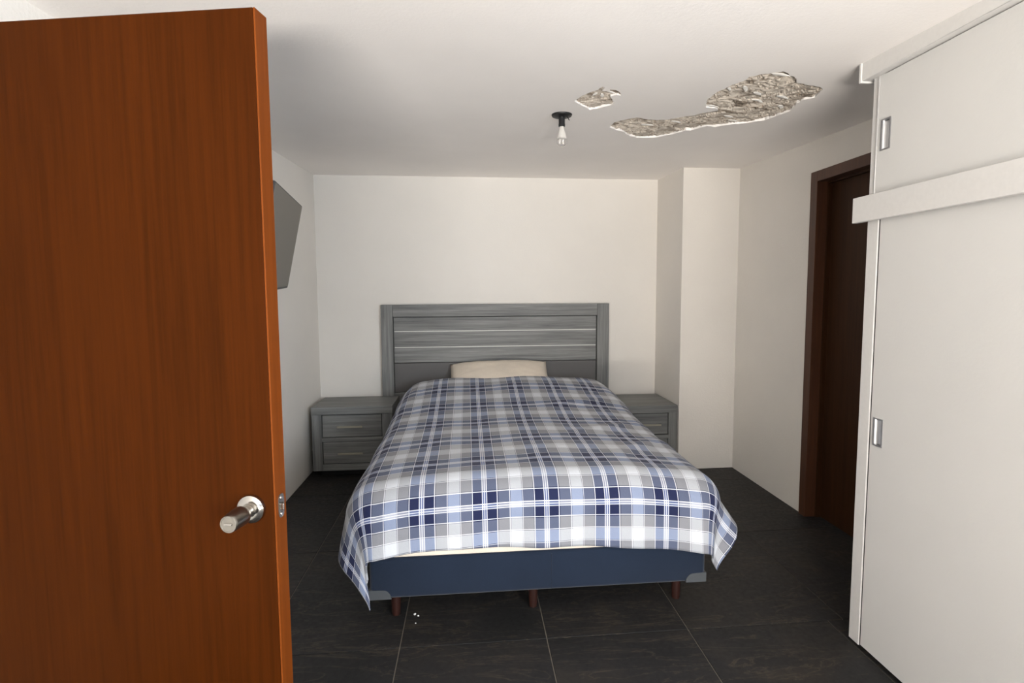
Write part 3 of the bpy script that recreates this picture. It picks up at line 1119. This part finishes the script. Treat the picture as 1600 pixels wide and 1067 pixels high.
# ------------------------------------------------------------------ television on the left wall
P1 = Vector((-1.078, 3.60, 1.982))       # far upper corner of the screen
PBt = Vector((-1.190, 3.60, 1.4535))     # far lower corner
Ln = Vector((0.190, -1.0, 0.0))
up = (P1 - PBt)
hh_ = up.length
up.normalize()
Ln = (Ln - up * Ln.dot(up)).normalized()  # towards the camera
nn = Ln.cross(up)
if nn.x < 0:
    nn = -nn                              # out of the screen, into the room
TVW = 1.0
base = PBt
tv = thing('television', (0, 0, 0), 'flat television, glare painted grey on its screen, tilted down on the left wall behind the open door', 'television')
tvm = Matrix((Ln, up, nn)).transposed().to_4x4()
tvm.translation = base
loc, rot, _ = tvm.decompose()
flip = tvm.determinant() < 0
tv.location = base
# build in world space around the base point
def tvp(a, c, d):
    return base + Ln * a + up * c + nn * d


def tv_box(a0, a1, c0, c1, d0, d1, bev=0.0):
    q_ = bx(new(), a0, a1, c0, c1, d0, d1, bev, 2)
    for v in q_.verts:
        v.co = tvp(v.co.x, v.co.y, v.co.z)
    bmesh.ops.recalc_face_normals(q_, faces=q_.faces[:])
    return q_


obj('housing', tv_box(0, TVW, 0, hh_, -0.022, -0.002, 0.004), M['tv_frame'], tv)
obj('screen', tv_box(0.008, TVW - 0.008, 0.014, hh_ - 0.008, -0.004, 0.0, 0.0005), M['tv_screen'], tv)
obj('rear_cover', tv_box(0.22, TVW - 0.22, 0.05, hh_ * 0.62, -0.055, -0.021, 0.012), M['tv_frame'], tv)
b = new()
c0 = tvp(TVW / 2, hh_ * 0.35, -0.05)
tube(b, [c0, Vector((XL + 0.012, c0.y + 0.02, c0.z + 0.02))], 0.018, 12)
bx(b, XL + 0.0005, XL + 0.014, c0.y - 0.1, c0.y + 0.12, c0.z - 0.1, c0.z + 0.12)
obj('wall_bracket', b, M['black'], tv)

# ------------------------------------------------------------------ bare bulb on the ceiling
LX, LY = 0.4685, 2.711
LZ = ceil_z(LY)
lamp = thing('ceiling_light', (LX, LY, LZ), 'bare bulb in a black socket hanging from the ceiling near the small peeled patch', 'ceiling light')
mz = Matrix.Translation((LX, LY, LZ)) @ Matrix.Rotation(PI, 4, 'X')
b = lathe(new(), [(0, -0.004), (0.050, -0.004), (0.052, 0.002), (0.049, 0.008), (0.030, 0.013), (0.018, 0.015), (0, 0.015)], mz, 40)
obj('canopy', b, M['black'], lamp, True)
b = lathe(new(), [(0, 0.012), (0.0155, 0.012), (0.0155, 0.045), (0.0165, 0.048), (0.0165, 0.058), (0.014, 0.060), (0, 0.060)], mz, 28)
sk = obj('socket', b, M['black'], lamp, True)
b = new()
tube(b, [(LX + 0.024, LY - 0.01, LZ - 0.010), (LX + 0.030, LY - 0.012, LZ - 0.020), (LX + 0.036, LY - 0.014, LZ - 0.032)], 0.0022, 6)
obj('loose_wire', b, M['black'], lamp)
prof = [(0.0, 0.058), (0.0125, 0.058), (0.0125, 0.066), (0.0150, 0.078), (0.0205, 0.098), (0.0245, 0.115), (0.0262, 0.128), (0.0240, 0.141), (0.0165, 0.152), (0.008, 0.1565), (0.0, 0.158)]
b = lathe(new(), prof, mz, 32)
bulb = obj('bulb', b, M['glass'], lamp, True)
b = lathe(new(), [(0, 0.059), (0.0105, 0.059), (0.0118, 0.070), (0.0160, 0.088), (0.0205, 0.110), (0.0205, 0.118), (0.014, 0.123), (0.0, 0.124)], mz, 28)
obj('white_stem', b, M['frost'], bulb, True)
b = new()
for dx in (-0.007, 0.004):
    tube(b, [(LX + dx, LY, LZ - 0.122), (LX + dx * 1.3, LY, LZ - 0.144)], 0.004, 8)
obj('filament', b, M['frost'], bulb)

# ------------------------------------------------------------------ crumbs of plaster on the floor by the left bed leg
for i, (x, y, r, lab) in enumerate(((-0.262, 2.268, 0.007, 'largest of the plaster crumbs on the floor beside the left bed leg'), (-0.246, 2.256, 0.005, 'plaster crumb at the right among those by the left bed leg'), (-0.252, 2.205, 0.004, 'plaster crumb nearest the viewer by the left bed leg'))):
    b = new()
    bmesh.ops.create_icosphere(b, subdivisions=2, radius=r)
    for v in b.verts:
        v.co *= 0.8 + 0.4 * noise.noise(v.co * 300 + Vector((i * 7, 0, 0)))
        v.co.z *= 0.6
    zmin = min(v.co.z for v in b.verts)
    for v in b.verts:
        v.co += Vector((x, y, -zmin))
    tag(obj('plaster_crumb', b, M['flake']), lab, 'crumb', 'plaster crumbs on the floor')
